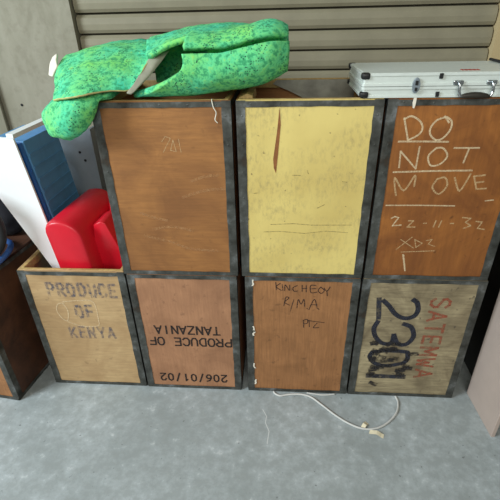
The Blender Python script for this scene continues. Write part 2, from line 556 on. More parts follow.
def local(lists, root):
    x, y, z = root.location
    return [[(a - x, b - z) for a, b in pl] for pl in lists]
ST_E = [[(0.361,1.165),(0.372,1.131),(0.382,1.099)],[(0.361,1.161),(0.38,1.17),(0.405,1.158),(0.418,1.138),(0.412,1.118),(0.388,1.103),(0.381,1.101)],[(0.478,1.167),(0.454,1.157),(0.441,1.134),(0.446,1.114),(0.465,1.1),(0.484,1.107),(0.499,1.131),(0.498,1.154),(0.485,1.165),(0.478,1.167)],[(0.476,1.169),(0.491,1.151)],[(0.355,1.096),(0.429,1.096),(0.501,1.095)],[(0.369,1.015),(0.366,1.066)],[(0.366,1.066),(0.42,1.011)],[(0.42,1.011),(0.42,1.08)],[(0.47,1.076),(0.451,1.051),(0.463,1.022),(0.49,1.026),(0.507,1.051),(0.49,1.075),(0.47,1.076)],[(0.522,1.076),(0.595,1.076)],[(0.566,1.074),(0.559,1.03)],[(0.354,1.0),(0.467,1.004),(0.59,1.006)],[(0.373,0.922),(0.361,0.981),(0.395,0.939),(0.422,0.989),(0.425,0.953)],[(0.492,0.978),(0.482,0.95),(0.506,0.928),(0.526,0.955),(0.515,0.982),(0.492,0.978)],[(0.544,0.982),(0.568,0.939),(0.589,0.995)],[(0.601,0.987),(0.618,0.945)],[(0.601,0.987),(0.633,0.991)],[(0.61,0.966),(0.634,0.97)],[(0.618,0.945),(0.647,0.947)],[(0.655,0.905),(0.679,0.908)],[(0.347,0.887),(0.454,0.888),(0.564,0.887)],[(0.37,0.84),(0.381,0.847),(0.394,0.843),(0.378,0.813),(0.406,0.816)],[(0.428,0.832),(0.444,0.832),(0.427,0.809),(0.452,0.809)],[(0.478,0.823),(0.487,0.824)],[(0.512,0.81),(0.516,0.833)],[(0.529,0.81),(0.534,0.833)],[(0.564,0.824),(0.574,0.824)],[(0.598,0.846),(0.625,0.843),(0.612,0.829),(0.631,0.816),(0.61,0.806)],[(0.644,0.832),(0.664,0.83),(0.655,0.807),(0.677,0.803)],[(0.404,0.722),(0.45,0.771)],[(0.414,0.761),(0.462,0.728)],[(0.46,0.762),(0.469,0.731),(0.487,0.748),(0.46,0.762)],[(0.498,0.758),(0.517,0.763),(0.508,0.745),(0.531,0.736)],[(0.422,0.712),(0.534,0.719)],[(0.43,0.702),(0.447,0.636)],[(0.433,0.7),(0.448,0.635)]]
ST_D = [[(-0.01,0.574),(-0.007,0.541)],[(0.007,0.57),(-0.008,0.555),(0.011,0.539)],[(0.014,0.566),(0.017,0.539)],[(0.024,0.538),(0.026,0.564),(0.041,0.54),(0.042,0.564)],[(0.07,0.562),(0.055,0.553),(0.058,0.537),(0.073,0.538)],[(0.088,0.564),(0.089,0.536)],[(0.103,0.564),(0.104,0.534)],[(0.088,0.549),(0.106,0.55)],[(0.139,0.564),(0.119,0.563),(0.122,0.532),(0.144,0.535)],[(0.121,0.549),(0.139,0.551)],[(0.156,0.558),(0.148,0.541),(0.16,0.529),(0.17,0.543),(0.156,0.558)],[(0.169,0.554),(0.18,0.54),(0.191,0.559)],[(0.18,0.54),(0.183,0.519)],[(0.022,0.467),(0.029,0.507),(0.04,0.504),(0.025,0.484),(0.044,0.471)],[(0.059,0.497),(0.047,0.441)],[(0.072,0.459),(0.076,0.498),(0.087,0.477),(0.097,0.5),(0.101,0.466)],[(0.11,0.458),(0.113,0.455)],[(0.118,0.452),(0.136,0.501),(0.149,0.458)],[(0.124,0.476),(0.148,0.475)],[(0.152,0.458),(0.156,0.454)],[(0.099,0.399),(0.102,0.363)],[(0.099,0.399),(0.114,0.404),(0.115,0.386),(0.101,0.381)],[(0.121,0.4),(0.124,0.368)],[(0.114,0.399),(0.18,0.39)],[(0.153,0.387),(0.14,0.364),(0.161,0.365)]]
ST_F = [[(0.499,0.509),(0.515,0.494),(0.523,0.46),(0.512,0.432),(0.481,0.422),(0.446,0.439),(0.413,0.48),(0.391,0.502)],[(0.374,0.51),(0.384,0.419)],[(0.482,0.394),(0.513,0.378),(0.528,0.333),(0.509,0.294),(0.475,0.293),(0.453,0.338)],[(0.453,0.338),(0.449,0.297),(0.417,0.293),(0.386,0.323),(0.373,0.366),(0.383,0.403)],[(0.382,0.246),(0.44,0.255),(0.509,0.252),(0.522,0.239),(0.517,0.197),(0.451,0.173),(0.399,0.185),(0.375,0.219),(0.382,0.246)],[(0.378,0.113),(0.526,0.113)]]
ST_G = [[(-0.849,0.454),(-0.878,0.448),(-0.891,0.414),(-0.878,0.375),(-0.858,0.365),(-0.845,0.416),(-0.858,0.454)],[(-0.857,0.46),(-0.792,0.467),(-0.73,0.463),(-0.727,0.369),(-0.738,0.34),(-0.804,0.338),(-0.859,0.359)]]
ST_A = [[(-0.371,1.098),(-0.358,1.114),(-0.342,1.108),(-0.356,1.087),(-0.37,1.064)],[(-0.346,1.07),(-0.335,1.103),(-0.328,1.066),(-0.346,1.07)],[(-0.317,1.106),(-0.313,1.064)]]
ST_C = [[(-0.029,0.813),(0.05,0.817),(0.111,0.812),(0.243,0.814)],[(-0.054,0.784),(0.002,0.787),(0.088,0.78),(0.16,0.79),(0.233,0.785)],[(-0.085,0.926),(-0.073,0.928)],[(0.039,0.989),(0.065,0.988)],[(0.125,0.875),(0.148,0.888)],[(0.199,0.968),(0.214,0.966)],[(0.086,1.004),(0.09,0.994)]]
ST_tear = [[(-0.004,1.199),(-0.0,1.147),(-0.007,1.059),(-0.013,0.995),(-0.02,1.013),(-0.022,1.042),(-0.011,1.126)]]

# ------------------------------------------------------------------ setting
def structure(name, bm, material, smooth=False):
    o = bm_obj(name, bm, material, None, smooth)
    o['kind'] = 'structure'
    return o


bm = bmesh.new(); box(bm, (-4.5, -4.5, -0.12), (4.5, 0.80, 0.0)); structure('floor', bm, M['concrete'])
bm = bmesh.new(); box(bm, (-4.5, 0.62, 0.0), (-0.86, 0.80, 2.6)); wl = structure('wall_back', bm, M['plaster'])
# pilaster seam, filled patch and bolt hole in the plaster
bm = bmesh.new(); box(bm, (-1.85, 0.600, 0.0), (-1.268, 0.62, 2.6), .003, 1); structure('trim_1', bm, M['plaster'])
bm = bmesh.new(); box(bm, (0.84, 0.62, 0.0), (4.5, 0.80, 2.6)); structure('wall_right', bm, M['tan_wall'])
bm = bmesh.new(); box(bm, (-0.86, 0.74, 0.0), (0.84, 0.80, 2.6)); structure('wall_behind', bm, M['plaster'])
# slatted door behind the chests
door = empty('door_1', (0, 0.66, 0)); door['kind'] = 'structure'
z = 0.012
while z < 2.5:
    bm = bmesh.new()
    zt = z + 0.068
    prism(bm, [(-0.006, z), (0.012, z), (0.012, zt), (-0.001, zt), (-0.013, zt - .012), (-0.015, zt - .035), (-0.013, z + .012)], 'x', -0.855, 0.835)
    bm_obj('slat', bm, M['slat'], door)
    z += 0.076
bm = bmesh.new(); box(bm, (-0.855, 0.014, 0.0), (0.835, 0.03, 2.55)); bm_obj('backing_sheet', bm, M['dark_gap'], door)

# ------------------------------------------------------------------ the seven chests of the wall and the one at the left
A = tea_chest(-0.578, -0.150, 0.000, 0.6008, 0.6202, 'tea chest with plain amber plywood front under the green foam, top row', M['ply_amber'], seed=1)
B = tea_chest(-0.571, -0.156, 0.000, 0.0, 0.600, 'tea chest stencilled upside down PRODUCE OF TANZANIA, standing on the floor', M['ply_pink'], seed=2, sw=.027)
C = tea_chest(-0.1324, 0.297, 0.000, 0.6008, 0.6202, 'tea chest with yellow painted front and a narrow brown tear, top row', M['ply_yellow'], seed=3, side_mat=M['ply_amber'])
D = tea_chest(-0.1225, 0.297, 0.000, 0.0, 0.600, 'brown tea chest with two lines of black handwriting, under the yellow one', M['ply_brown'], seed=4)
E = tea_chest(0.3095, 0.736, 0.000, 0.6008, 0.6202, 'orange brown tea chest with DO NOT MOVE chalked on it, under the silver case', M['ply_orange'], seed=5)
F = tea_chest(0.308, 0.742, 0.000, 0.0, 0.600, 'greyish tea chest with sideways red SATEMWA and big navy numbers', M['ply_grey'], seed=6)
Gc = tea_chest(-1.001, -0.582, 0.002, 0.0, 0.607, 'open straw coloured tea chest with faded blue stencil and red can inside', M['ply_straw'], seed=7)
H = tea_chest(-1.535, -1.115, -0.105, 0.0, 0.600, 'tea chest cut by the far left edge, its shaded side, coloured dark brown, towards the open chest', M['ply_brown'], side_mat=M['ply_shaded'], seed=8, rim=M['rim_dark'])
H.location = (-1.115 - 0.42 * math.cos(-0.12), -0.105 - 0.42 * math.sin(-0.12), 0.0)
H.rotation_euler = (0, 0, -0.12)

bm = bmesh.new(); box(bm, (0.002, 0.002, 0.6002), (0.418, 0.438, 0.6062), .001, 1); bm_obj('lid', bm, M['ply_shaded'], H)

# foil lining left in the yellow chest: torn, covers the right of the inside back
bm = bmesh.new()
prism(bm, [(0.10, 0.604), (0.17, 0.575), (0.23, 0.545), (0.30, 0.535), (0.36, 0.54), (0.408, 0.545), (0.408, 0.617), (0.115, 0.617)], 'y', 0.413, 0.4185)
bm_obj('foil_lining', bm, M['foil'], C)
bm = bmesh.new()
prism(bm, [(0.022, 0.60), (0.050, 0.605), (0.047, 0.626), (0.030, 0.6315), (0.006, 0.6205)], 'y', 0.03, 0.19, .002)
o = bm_obj('lining_flap', bm, M['wood_rim'], C)
# nail-torn strip of paper on the left edge of the handwritten chest
bm = bmesh.new()
rr = random.Random(3)
bm.free()
for zc in (0.572, 0.35, 0.330, 0.15, 0.055):
    bm = bmesh.new()
    pts = [(0.028 + rr.uniform(-.004, .004), zc + dz) for dz in (-.014, -.005, .004, .014)]
    prism(bm, [(p[0] - .0015 - rr.random() * .002, p[1]) for p in pts] + [(p[0] + .0015 + rr.random() * .003, p[1]) for p in pts[::-1]], 'y', -0.0034, -0.0022)
    bm_obj('torn_paper', bm, M['torn_white'], D)

# writing on the fronts
groups('chalk_letter', [ST_E[0:2], ST_E[2:4]], .0054, M['chalk'], E, smooth=True)
groups('chalk_line', [[ST_E[4]], [ST_E[11]]], .0056, M['chalk'], E, y=-.0010)
groups('chalk_letter', [ST_E[5:8], [ST_E[8]], ST_E[9:11]], .0052, M['chalk'], E, smooth=True)
groups('chalk_letter', [[ST_E[12]], [ST_E[13]], [ST_E[14]], ST_E[15:19]], .0056, M['chalk_faint'], E, smooth=True)
groups('chalk_line', [[ST_E[19]], [ST_E[20]]], .0044, M['chalk'], E)
groups('chalk_digit', [[s] for s in ST_E[21:22]], .0044, M['chalk'], E)
groups('chalk_digit', [[s] for s in ST_E[22:29]], .0046, M['chalk_faint'], E)
groups('chalk_scribble', [ST_E[29:34]], .0034, M['chalk_faint'], E)
groups('chalk_line', [ST_E[34:36]], .0046, M['chalk'], E)
groups('handwriting', [ST_D[:13], ST_D[13:20], ST_D[20:]], .0034, M['marker'], D, smooth=True)
groups('brush_number', [ST_F[0:2], ST_F[2:4], ST_F[4:5]], .0185, M['brush_navy'], F, smooth=True)
groups('brush_number', [ST_F[5:]], .022, M['brush_navy'], F, y=-.0012)
sm = []
rr = random.Random(11)
for k in range(34):
    x = 0.062 + rr.uniform(0, .16) * (1 if k % 2 else .55)
    zz = rr.uniform(.07, .30) if x < .15 else rr.uniform(.10, .24)
    sm.append([(x, zz), (x + rr.uniform(.01, .03), zz + rr.uniform(-.012, .012))])
strokes('paint_smudge', sm, .020, M['smudge'], F, y=-.0016)
fx, fy, fz = F.location
lettering('brush_lettering', 'SATEMWA', (0.567 - fx, 0.517), 0.0600, 0.066, .0105, M['brush_red'], F, rot=1, fill=.70, jitter=.002)
bx = B.location.x
lettering('stencil_lettering', 'TANZANIA', (-0.233 - bx, 0.351), 0.0342, 0.040, .0072, M['stencil_black'], B, rot=2, fill=.80, jitter=.0008)
lettering('stencil_lettering', 'OF', (-0.187 - bx - 8 * .035, 0.289), 0.0350, 0.040, .0072, M['stencil_black'], B, rot=2, fill=.80, jitter=.0008)
lettering('stencil_lettering', 'PRODUCE', (-0.187 - bx, 0.289), 0.0350, 0.040, .0072, M['stencil_black'], B, rot=2, fill=.80, jitter=.0008)
lettering('stencil_lettering', '206/01/02', (-0.216 - bx, 0.083), 0.0336, 0.040, .0072, M['stencil_black'], B, rot=2, fill=.74, jitter=.0008)
gx = Gc.location.x
lettering('stencil_lettering', 'PRODUCE', (-0.905 - gx, 0.488), 0.0420, 0.058, .0115, M['stencil_blue'], Gc, fill=.66, jitter=.002)
lettering('stencil_lettering', 'OF', (-0.812 - gx, 0.383), 0.044, 0.058, .0115, M['stencil_blue'], Gc, fill=.66, jitter=.002)
lettering('stencil_lettering', 'KENYA', (-0.862 - gx, 0.275), 0.0400, 0.054, .0100, M['stencil_blue'], Gc, fill=.66, jitter=.003)
strokes('chalk_mark', local(ST_G, Gc), .0036, M['chalk'], Gc, y=-.0012, smooth=True)
strokes('chalk_mark', local(ST_A, A), .0022, M['chalk_faint'], A)
groups('scuff_mark', [[s] for s in ST_C], .0020, M['scuff'], C)
groups('pale_scuff', [[[(-.322, .911), (-.25, .935), (-.181, .942)]], [[(-.475, .850), (-.43, .835), (-.388, .825)]], [[(-.475, .763), (-.39, .742), (-.312, .713), (-.22, .707)]],
                      [[(-.29, .967), (-.24, .985), (-.20, .987)]], [[(-.44, .79), (-.37, .80), (-.30, .785)]]], .010, M['pale_scuff'], A, smooth=True)
# torn-away sliver on the yellow front
bm = bmesh.new()
pl = local(ST_tear, C)[0]
bm.faces.new([bm.verts.new((p[0], -0.0008, p[1])) for p in pl])
bm_obj('torn_sliver', bm, M['bare_wood'], C)

# small things hanging from the rims
bm = bmesh.new()
tube(bm, smooth_path([(-0.205, 0.004, 1.2225), (-0.204, -0.004, 1.218), (-0.2, -0.005, 1.20), (-0.193, -0.005, 1.185), (-0.1975, -0.005, 1.165), (-0.190, -0.005, 1.155)], 6), .0016, 6)
tag(bm_obj('string', bm, M['torn_white'], None, True), 'frayed white string hanging from the rim of the amber front chest', 'string')
bm = bmesh.new()
prism(bm, [(0.378, 1.222), (0.386, 1.222), (0.3855, 1.204), (0.3835, 1.193), (0.379, 1.194), (0.3765, 1.208)], 'y', -0.0048, -0.0036)
tag(bm_obj('paper_tab', bm, M['torn_white']), 'tiny white paper tab below the silver case, over the chalk writing', 'paper')

# ------------------------------------------------------------------ silver case on the right-hand chest
case = empty('aluminium_case', (0.535, 0.135, 1.2222))
tag(case, 'flat silver aluminium case with black corners lying across two chest tops', 'case')
cw, cd, ch = 0.305, 0.137, 0.066


def rrect(hx, hz0, hz1, r, k=4):
    out = []
    for cx, cz, a0 in ((hx - r, hz1 - r, 0), (-hx + r, hz1 - r, 90), (-hx + r, hz0 + r, 180), (hx - r, hz0 + r, 270)):
        for i in range(k + 1):
            t = math.radians(a0 + 90 * i / k)
            out.append((cx + r * math.cos(t), cz + r * math.sin(t)))
    return out


bm = bmesh.new(); prism(bm, rrect(cw - .002, -cd + .002, cd - .002, .006), 'z', 0.001, 0.029, .002); bm_obj('bottom_shell', bm, M['alu_skin'], case)
bm = bmesh.new(); prism(bm, rrect(cw - .002, -cd + .002, cd - .002, .006), 'z', 0.0315, ch, .003); bm_obj('lid_shell', bm, M['alu_skin'], case)


def frame_bead(z0, z1, out, nm):
    bm = bmesh.new()
    o_, i_ = rrect(cw + out, -cd - out, cd + out, .008), rrect(cw - .006, -cd + .006, cd - .006, .004)
    k = len(o_)
    v = [[bm.verts.new((p[0], p[1], zz)) for p in ring] for ring, zz in ((o_, z0), (o_, z1), (i_, z1), (i_, z0))]
    for a in range(4):
        for i in range(k):
            bm.faces.new((v[a][i], v[a][(i + 1) % k], v[(a + 1) % 4][(i + 1) % k], v[(a + 1) % 4][i]))
    return bm_obj(nm, bm, M['alu'], case)


for z0, z1, out in ((0.0, 0.007, .001), (0.0225, 0.0295, .0015), (0.0310, 0.0385, .0015), (0.058, 0.0645, .001)):
    frame_bead(z0, z1, out, 'frame_rail')
for sx in (-1, 1):
    for sy in (-1, 1):
        for z0, z1 in ((-0.0002, 0.0165), (0.0495, 0.0668)):
            bm = bmesh.new()
            box(bm, (-.012, -.012, z0), (.012, .012, z1), .005, 3)
            bm_obj('corner_guard', bm, M['black_plastic'], case, True, (sx * (cw - .0075), sy * (cd - .0075), 0))
for lx in (-0.157, 0.157):
    bm = bmesh.new(); prism(bm, [(lx + .0105 * math.cos(t) * (1 if abs(math.cos(t)) < .8 else 1), .033 + .021 * math.sin(t)) for t in [2 * math.pi * i / 20 for i in range(20)]], 'y', -cd - .007, -cd - .001, .002)
    la = bm_obj('latch', bm, M['steel_grey'], case)
    bm = bmesh.new(); box(bm, (lx - .004, -cd - .009, .034), (lx + .004, -cd - .006, .046), .001); bm_obj('latch_button', bm, M['black_plastic'], la)
    bm = bmesh.new(); box(bm, (lx - .0035, -cd - .009, .018), (lx + .0035, -cd - .006, .028), .001); bm_obj('latch_keyhole', bm, M['black_plastic'], la)
for lx, z0 in ((-0.092, 0.050), (-0.094, 0.0015), (0.092, .05), (.094, .0015)):
    bm = bmesh.new(); box(bm, (lx - .005, -cd - .004, z0), (lx + .005, -cd + .001, z0 + .014), .001); bm_obj('foot_pad', bm, M['black_plastic'], case)
for lx in (-0.043, 0.047):
    bm = bmesh.new(); box(bm, (lx - .014, -cd - .006, .033), (lx + .014, -cd - .001, .045), .003); bm_obj('handle_bracket', bm, M['chrome'], case)
    bm = bmesh.new(); tube(bm, smooth_path([(lx, -cd - .006, .041), (lx + .001, -cd - .013, .036), (lx + .002, -cd - .016, .016), (lx + .002 + (.006 if lx < 0 else -.006), -cd - .018, .004)], 4), .0045, 8); bm_obj('handle_arm', bm, M['chrome'], case, True)
bm = bmesh.new()
tube(bm, [(-.037 + .08 * t, -cd - .018, .004 + .004 * math.sin(math.pi * t)) for t in [i / 12 for i in range(13)]], [.004 + .005 * math.sin(math.pi * i / 12) ** .6 for i in range(13)], 10)
bm_obj('handle_grip', bm, M['dark_grip'], case, True)
# small red script mark on the lid
bm = bmesh.new()
rr = random.Random(2)
for k in range(2):
    pts = smooth_path([(-.024 + .050 * i / 9, -cd + .040 + (.010 if i % 2 else -.006) * (1 - .3 * k) + .012 * k, 0) for i in range(10)], 4)
    for p, q2 in zip(pts[:-1], pts[1:]):
        box(bm, (min(p.x, q2.x) - .0008, min(p.y, q2.y) - .0014, ch), (max(p.x, q2.x) + .0008, max(p.y, q2.y) + .0014, ch + .0004))
bm_obj('red_script', bm, M['red_print'], case)
# tan card lying on the case, a dark tube added as shadow along its edge
bm = bmesh.new(); prism(bm, [(0.690, 0.10), (0.82, 0.06), (0.835, 0.25), (0.690, 0.262)], 'z', 1.2895, 1.2925)
tag(bm_obj('card_sheet', bm, M['card_tan']), 'piece of tan card lying on the back right of the silver case', 'card')
bm = bmesh.new()
tube(bm, smooth_path([(0.682, 0.266, 1.2935), (0.681, 0.22, 1.2935), (0.680, 0.16, 1.2935), (0.682, 0.11, 1.2935), (0.70, 0.085, 1.2935), (0.76, 0.065, 1.2935), (0.82, 0.045, 1.2935)], 8), .0042, 8)
tag(bm_obj('edge_shade', bm, M['rubber'], None, True), 'thin dark line along the edge of the tan card, standing for its shadow', 'edge_shade')


# ------------------------------------------------------------------ green foam mat folded over the left chests
def patch(bm, rows, nu=28, nv=20, thick=.022, rough=.004, seed=0):
    """smooth sheet through a grid of points, given thickness and a crumbly surface"""
    grid = [smooth_path(r, max(1, nu // (len(r) - 1))) for r in rows]
    cols = list(zip(*grid))
    cols = [smooth_path(c, max(1, nv // (len(c) - 1))) for c in cols]
    R, Cn = len(cols), len(cols[0])
    P = [[cols[i][j] for j in range(Cn)] for i in range(R)]
    top, bot = [], []
    for i in range(R):
        ta, tb = [], []
        for j in range(Cn):
            du = P[min(i + 1, R - 1)][j] - P[max(i - 1, 0)][j]
            dv = P[i][min(j + 1, Cn - 1)] - P[i][max(j - 1, 0)]
            nn = du.cross(dv)
            nn = nn.normalized() if nn.length > 1e-9 else Vector((0, 0, 1))
            q = P[i][j]
            k = mnoise.noise(q * 26 + Vector((seed, 0, 0))) * rough + mnoise.noise(q * 70) * rough * .5
            ta.append(bm.verts.new(q + nn * k))
            tb.append(bm.verts.new(q - nn * thick + nn * k * .4))
        top.append(ta); bot.append(tb)
    mats = []
    for i in range(R - 1):
        for j in range(Cn - 1):
            bm.faces.new((top[i][j], top[i + 1][j], top[i + 1][j + 1], top[i][j + 1])).material_index = 0
            bm.faces.new((bot[i][j], bot[i][j + 1], bot[i + 1][j + 1], bot[i + 1][j])).material_index = 2
    for i in range(R - 1):
        for j in (0, Cn - 1):
            bm.faces.new((top[i][j], top[i + 1][j], bot[i + 1][j], bot[i][j])).material_index = 1
    for j in range(Cn - 1):
        for i in (0, R - 1):
            bm.faces.new((top[i][j], top[i][j + 1], bot[i][j + 1], bot[i][j])).material_index = 1


def foam_obj(name, bm, parent, mats=('foam', 'foam_edge', 'foam_back')):
    o = bm_obj(name, bm, M[mats[0]], parent, True)
    o.data.materials.append(M[mats[1]]); o.data.materials.append(M[mats[2]])
    return o


foam = empty('foam_mat', (-0.36, 0.2, 1.222))
tag(foam, 'thick speckled green foam mat folded loosely over the upper left chests', 'foam mat')
fo = foam.location


def fr(rows):
    return [[Vector(p) - fo for p in r] for r in rows]


# drooping rounded fold at the left
bm = bmesh.new()
patch(bm, fr([
    [(-0.50, 0.20, 1.262), (-0.61, 0.20, 1.266), (-0.70, 0.20, 1.235), (-0.752, 0.18, 1.195), (-0.750, 0.16, 1.150)],
    [(-0.50, 0.08, 1.256), (-0.60, 0.07, 1.262), (-0.69, 0.07, 1.235), (-0.755, 0.06, 1.190), (-0.748, 0.05, 1.140)],
    [(-0.50, 0.00, 1.250), (-0.59, -0.03, 1.253), (-0.66, -0.04, 1.230), (-0.725, -0.02, 1.185), (-0.722, -0.02, 1.140)],
    [(-0.51, -0.03, 1.240), (-0.575, -0.075, 1.232), (-0.630, -0.090, 1.200), (-0.680, -0.07, 1.160), (-0.695, -0.05, 1.128)],
    [(-0.525, -0.035, 1.232), (-0.560, -0.075, 1.195), (-0.600, -0.085, 1.160), (-0.645, -0.070, 1.130), (-0.670, -0.045, 1.118)],
    [(-0.535, -0.030, 1.222), (-0.555, -0.045, 1.180), (-0.585, -0.050, 1.145), (-0.625, -0.045, 1.120), (-0.655, -0.030, 1.112)]]), 32, 30, .020, .004, 3)
foam_obj('drooping_fold', bm, foam, ('foam', 'foam', 'foam'))
# upper layer: its cut front edge runs along the chest rim, the sheet climbs to the back
bm = bmesh.new()
patch(bm, fr([
    [(-0.658, -0.060, 1.236), (-0.575, -0.085, 1.251), (-0.500, -0.045, 1.258), (-0.450, -0.030, 1.256), (-0.425, -0.02, 1.262)],
    [(-0.672, -0.01, 1.262), (-0.585, -0.03, 1.285), (-0.500, -0.005, 1.292), (-0.435, 0.01, 1.290), (-0.405, 0.02, 1.305)],
    [(-0.690, 0.06, 1.302), (-0.600, 0.06, 1.325), (-0.500, 0.07, 1.330), (-0.415, 0.08, 1.328), (-0.372, 0.08, 1.346)],
    [(-0.690, 0.15, 1.335), (-0.600, 0.16, 1.358), (-0.500, 0.17, 1.365), (-0.400, 0.18, 1.362), (-0.340, 0.17, 1.372)],
    [(-0.670, 0.30, 1.335), (-0.600, 0.31, 1.362), (-0.500, 0.32, 1.370), (-0.400, 0.32, 1.362), (-0.340, 0.31, 1.370)]]), 40, 32, .007, .004, 9)
foam_obj('upper_layer', bm, foam)
# its right-hand edge curls up and shows the pale backing
bm = bmesh.new()
patch(bm, fr([
    [(-0.446, -0.036, 1.250), (-0.430, -0.036, 1.248), (-0.416, -0.020, 1.256)],
    [(-0.424, -0.010, 1.276), (-0.404, -0.006, 1.276), (-0.390, 0.010, 1.284)],
    [(-0.404, 0.030, 1.312), (-0.378, 0.034, 1.312), (-0.360, 0.050, 1.318)],
    [(-0.386, 0.066, 1.346), (-0.356, 0.070, 1.346), (-0.336, 0.085, 1.350)]]), 10, 24, .006, .003, 4)
foam_obj('curled_edge', bm, foam, ('foam_back', 'foam_back', 'foam_back'))
# sheet stands behind the roll; its unseen top is added to shade the opening
bm = bmesh.new()
patch(bm, fr([
    [(-0.400, 0.045, 1.338), (-0.330, 0.03, 1.372), (-0.250, 0.03, 1.392), (-0.150, 0.05, 1.400), (-0.050, 0.08, 1.385)],
    [(-0.420, 0.15, 1.372), (-0.330, 0.15, 1.395), (-0.250, 0.15, 1.410), (-0.150, 0.15, 1.415), (-0.045, 0.15, 1.400)],
    [(-0.430, 0.24, 1.372), (-0.330, 0.24, 1.392), (-0.250, 0.24, 1.402), (-0.150, 0.24, 1.405), (-0.045, 0.23, 1.390)],
    [(-0.440, 0.275, 1.300), (-0.330, 0.28, 1.300), (-0.250, 0.28, 1.300), (-0.150, 0.28, 1.300), (-0.040, 0.27, 1.300)],
    [(-0.440, 0.28, 1.235), (-0.330, 0.285, 1.235), (-0.250, 0.285, 1.235), (-0.150, 0.285, 1.235), (-0.040, 0.28, 1.24)]]), 32, 28, .016, .004, 12)
foam_obj('back_shade_layer', bm, foam, ('foam', 'foam', 'foam'))
# the roll: a loop of the same sheet, open towards the left, its lower lip running further out
bm = bmesh.new()
rows = []
axis_pts = 9
for a in range(15):
    ang = math.radians(-205 + 360 * a / 14 * 0.97)
    row = []
    low = max(0.0, -math.sin(ang))
    xl = -0.255 - 0.20 * (low ** 1.2) + 0.02 * math.cos(ang)
    for s in range(axis_pts):
        t = s / (axis_pts - 1)
        x = xl + (0.010 - xl) * t
        shrink = 1.0 - 0.36 * max(0.0, (t - .75) / .25) ** 2.2
        flare = 1.0 - .40 * max(0, (-x - .27) / .18)
        ry, rz = 0.112 * shrink, 0.074 * shrink * max(.35, flare)
        cz = 1.2385 + 0.074 * max(.35, flare) + .036 * max(0.0, (t - .38) / .62)
        row.append((x, 0.072 + ry * math.cos(ang), cz + rz * math.sin(ang)))
    rows.append(row)
patch(bm, fr(rows), 32, 56, .016, .005, 5)
foam_obj('rolled_loop', bm, foam, ('foam', 'foam', 'foam'))
# torn end hanging from the back of the sheet
bm = bmesh.new()
patch(bm, [[Vector(p) for p in r] for r in [
    [(-0.700, 0.105, 1.345), (-0.722, 0.11, 1.330), (-0.730, 0.115, 1.300)],
    [(-0.698, 0.09, 1.330), (-0.722, 0.09, 1.312), (-0.733, 0.09, 1.286)],
    [(-0.694, 0.08, 1.312), (-0.708, 0.08, 1.294), (-0.718, 0.08, 1.282)]]], 8, 8, .006, .002)
for v in bm.verts:
    v.co -= fo
bm_obj('torn_end', bm, M['torn_white'], foam, True)

# ------------------------------------------------------------------ things standing in the open chest
# white card file box, leaning, with blue sheets in it
wb = empty('file_box', (-0.90, 0.2, 0.02))
tag(wb, 'tall white card box leaning in the open chest beside blue panels', 'box')
wo = wb.location


def quadprism(name, quad, y0, y1, material, parent, off, bev=.0):
    bm = bmesh.new(); prism(bm, [(p[0] - off.x, p[1] - off.z) for p in quad], 'y', y0 - off.y, y1 - off.y, bev)
    return bm_obj(name, bm, material, parent)


quadprism('front_wall', [(-0.820, 0.02), (-0.930, 1.080), (-1.150, 1.095), (-0.957, 0.62), (-0.885, 0.43), (-0.862, 0.02)], 0.112, 0.120, M['white_card'], wb, wo)
quadprism('back_wall', [(-0.860, 0.02), (-0.962, 0.99), (-1.080, 0.98), (-0.957, 0.62), (-0.90, 0.02)], 0.411, 0.417, M['white_card'], wb, wo)
bm = bmesh.new()
prism(bm, [(-0.952, 1.080), (-0.9275, 1.078), (-0.9265, 1.0935), (-0.952, 1.096)], 'y', 0.112, 0.417, .001)
for v in bm.verts:
    v.co -= wo
bm_obj('top_rail', bm, M['white_card'], wb)


def blue_sheet(y0, y1, top, inset, label, material, bev):
    o = empty('blue_panel', (-0.87, (y0 + y1) / 2, 0.022))
    tag(o, label, 'panel', 'blue plastic panels in the white box')
    off = o.location
    quadprism('sheet', [(-0.826 - inset, 0.022), (-0.934 - inset - (top - 1.06) * -.1, top), (-1.06, top + .005), (-0.905, 0.55), (-0.875, 0.40), (-0.855, 0.022)], y0, y1, material, o, off, bev)
    bm = bmesh.new()
    for k in range(15):
        t = (k + .7) / 15.6
        zz = 0.30 + (top - 0.32) * t
        xx = -0.8268 - inset - (zz - 0.022) * (0.108 / 1.04)
        box(bm, (xx - .002 - off.x, y0 + .006 - off.y, zz - off.z), (xx + .0006 - off.x, y1 - .006 - off.y, zz + .014 - off.z))
    bm_obj('rib', bm, material, o)
    return o


blue_sheet(0.124, 0.142, 1.058, .006, 'front blue panel of the stack, directly behind the white front', M['blue_deep'], .002)
blue_sheet(0.145, 0.163, 1.052, .000, 'second blue panel from the white front of the box', M['blue_deep'], .002)
blue_sheet(0.166, 0.408, 1.055, -.004, 'thick blue block with faint cross ribs behind the two thin panels', M['blue_plastic'], .004)

# red plastic can
can = empty('jerry_can', (-0.77, 0.22, 0.01))
tag(can, 'red plastic jerry can standing in the open chest', 'jerry can')
co = can.location


def can_section(y, x0, x1, z1, z0, r):
    pts = []
    for cx, a0, rr_ in ((x1 - r, 0, r), (x0 + r, 90, r)):
        for i in range(7):
            t = math.radians(a0 + 90 * i / 6)
            pts.append((cx + rr_ * math.cos(t), y, z1 - rr_ + rr_ * math.sin(t)))
    pts += [(x0, y, z0), (x1, y, z0)]
    return pts


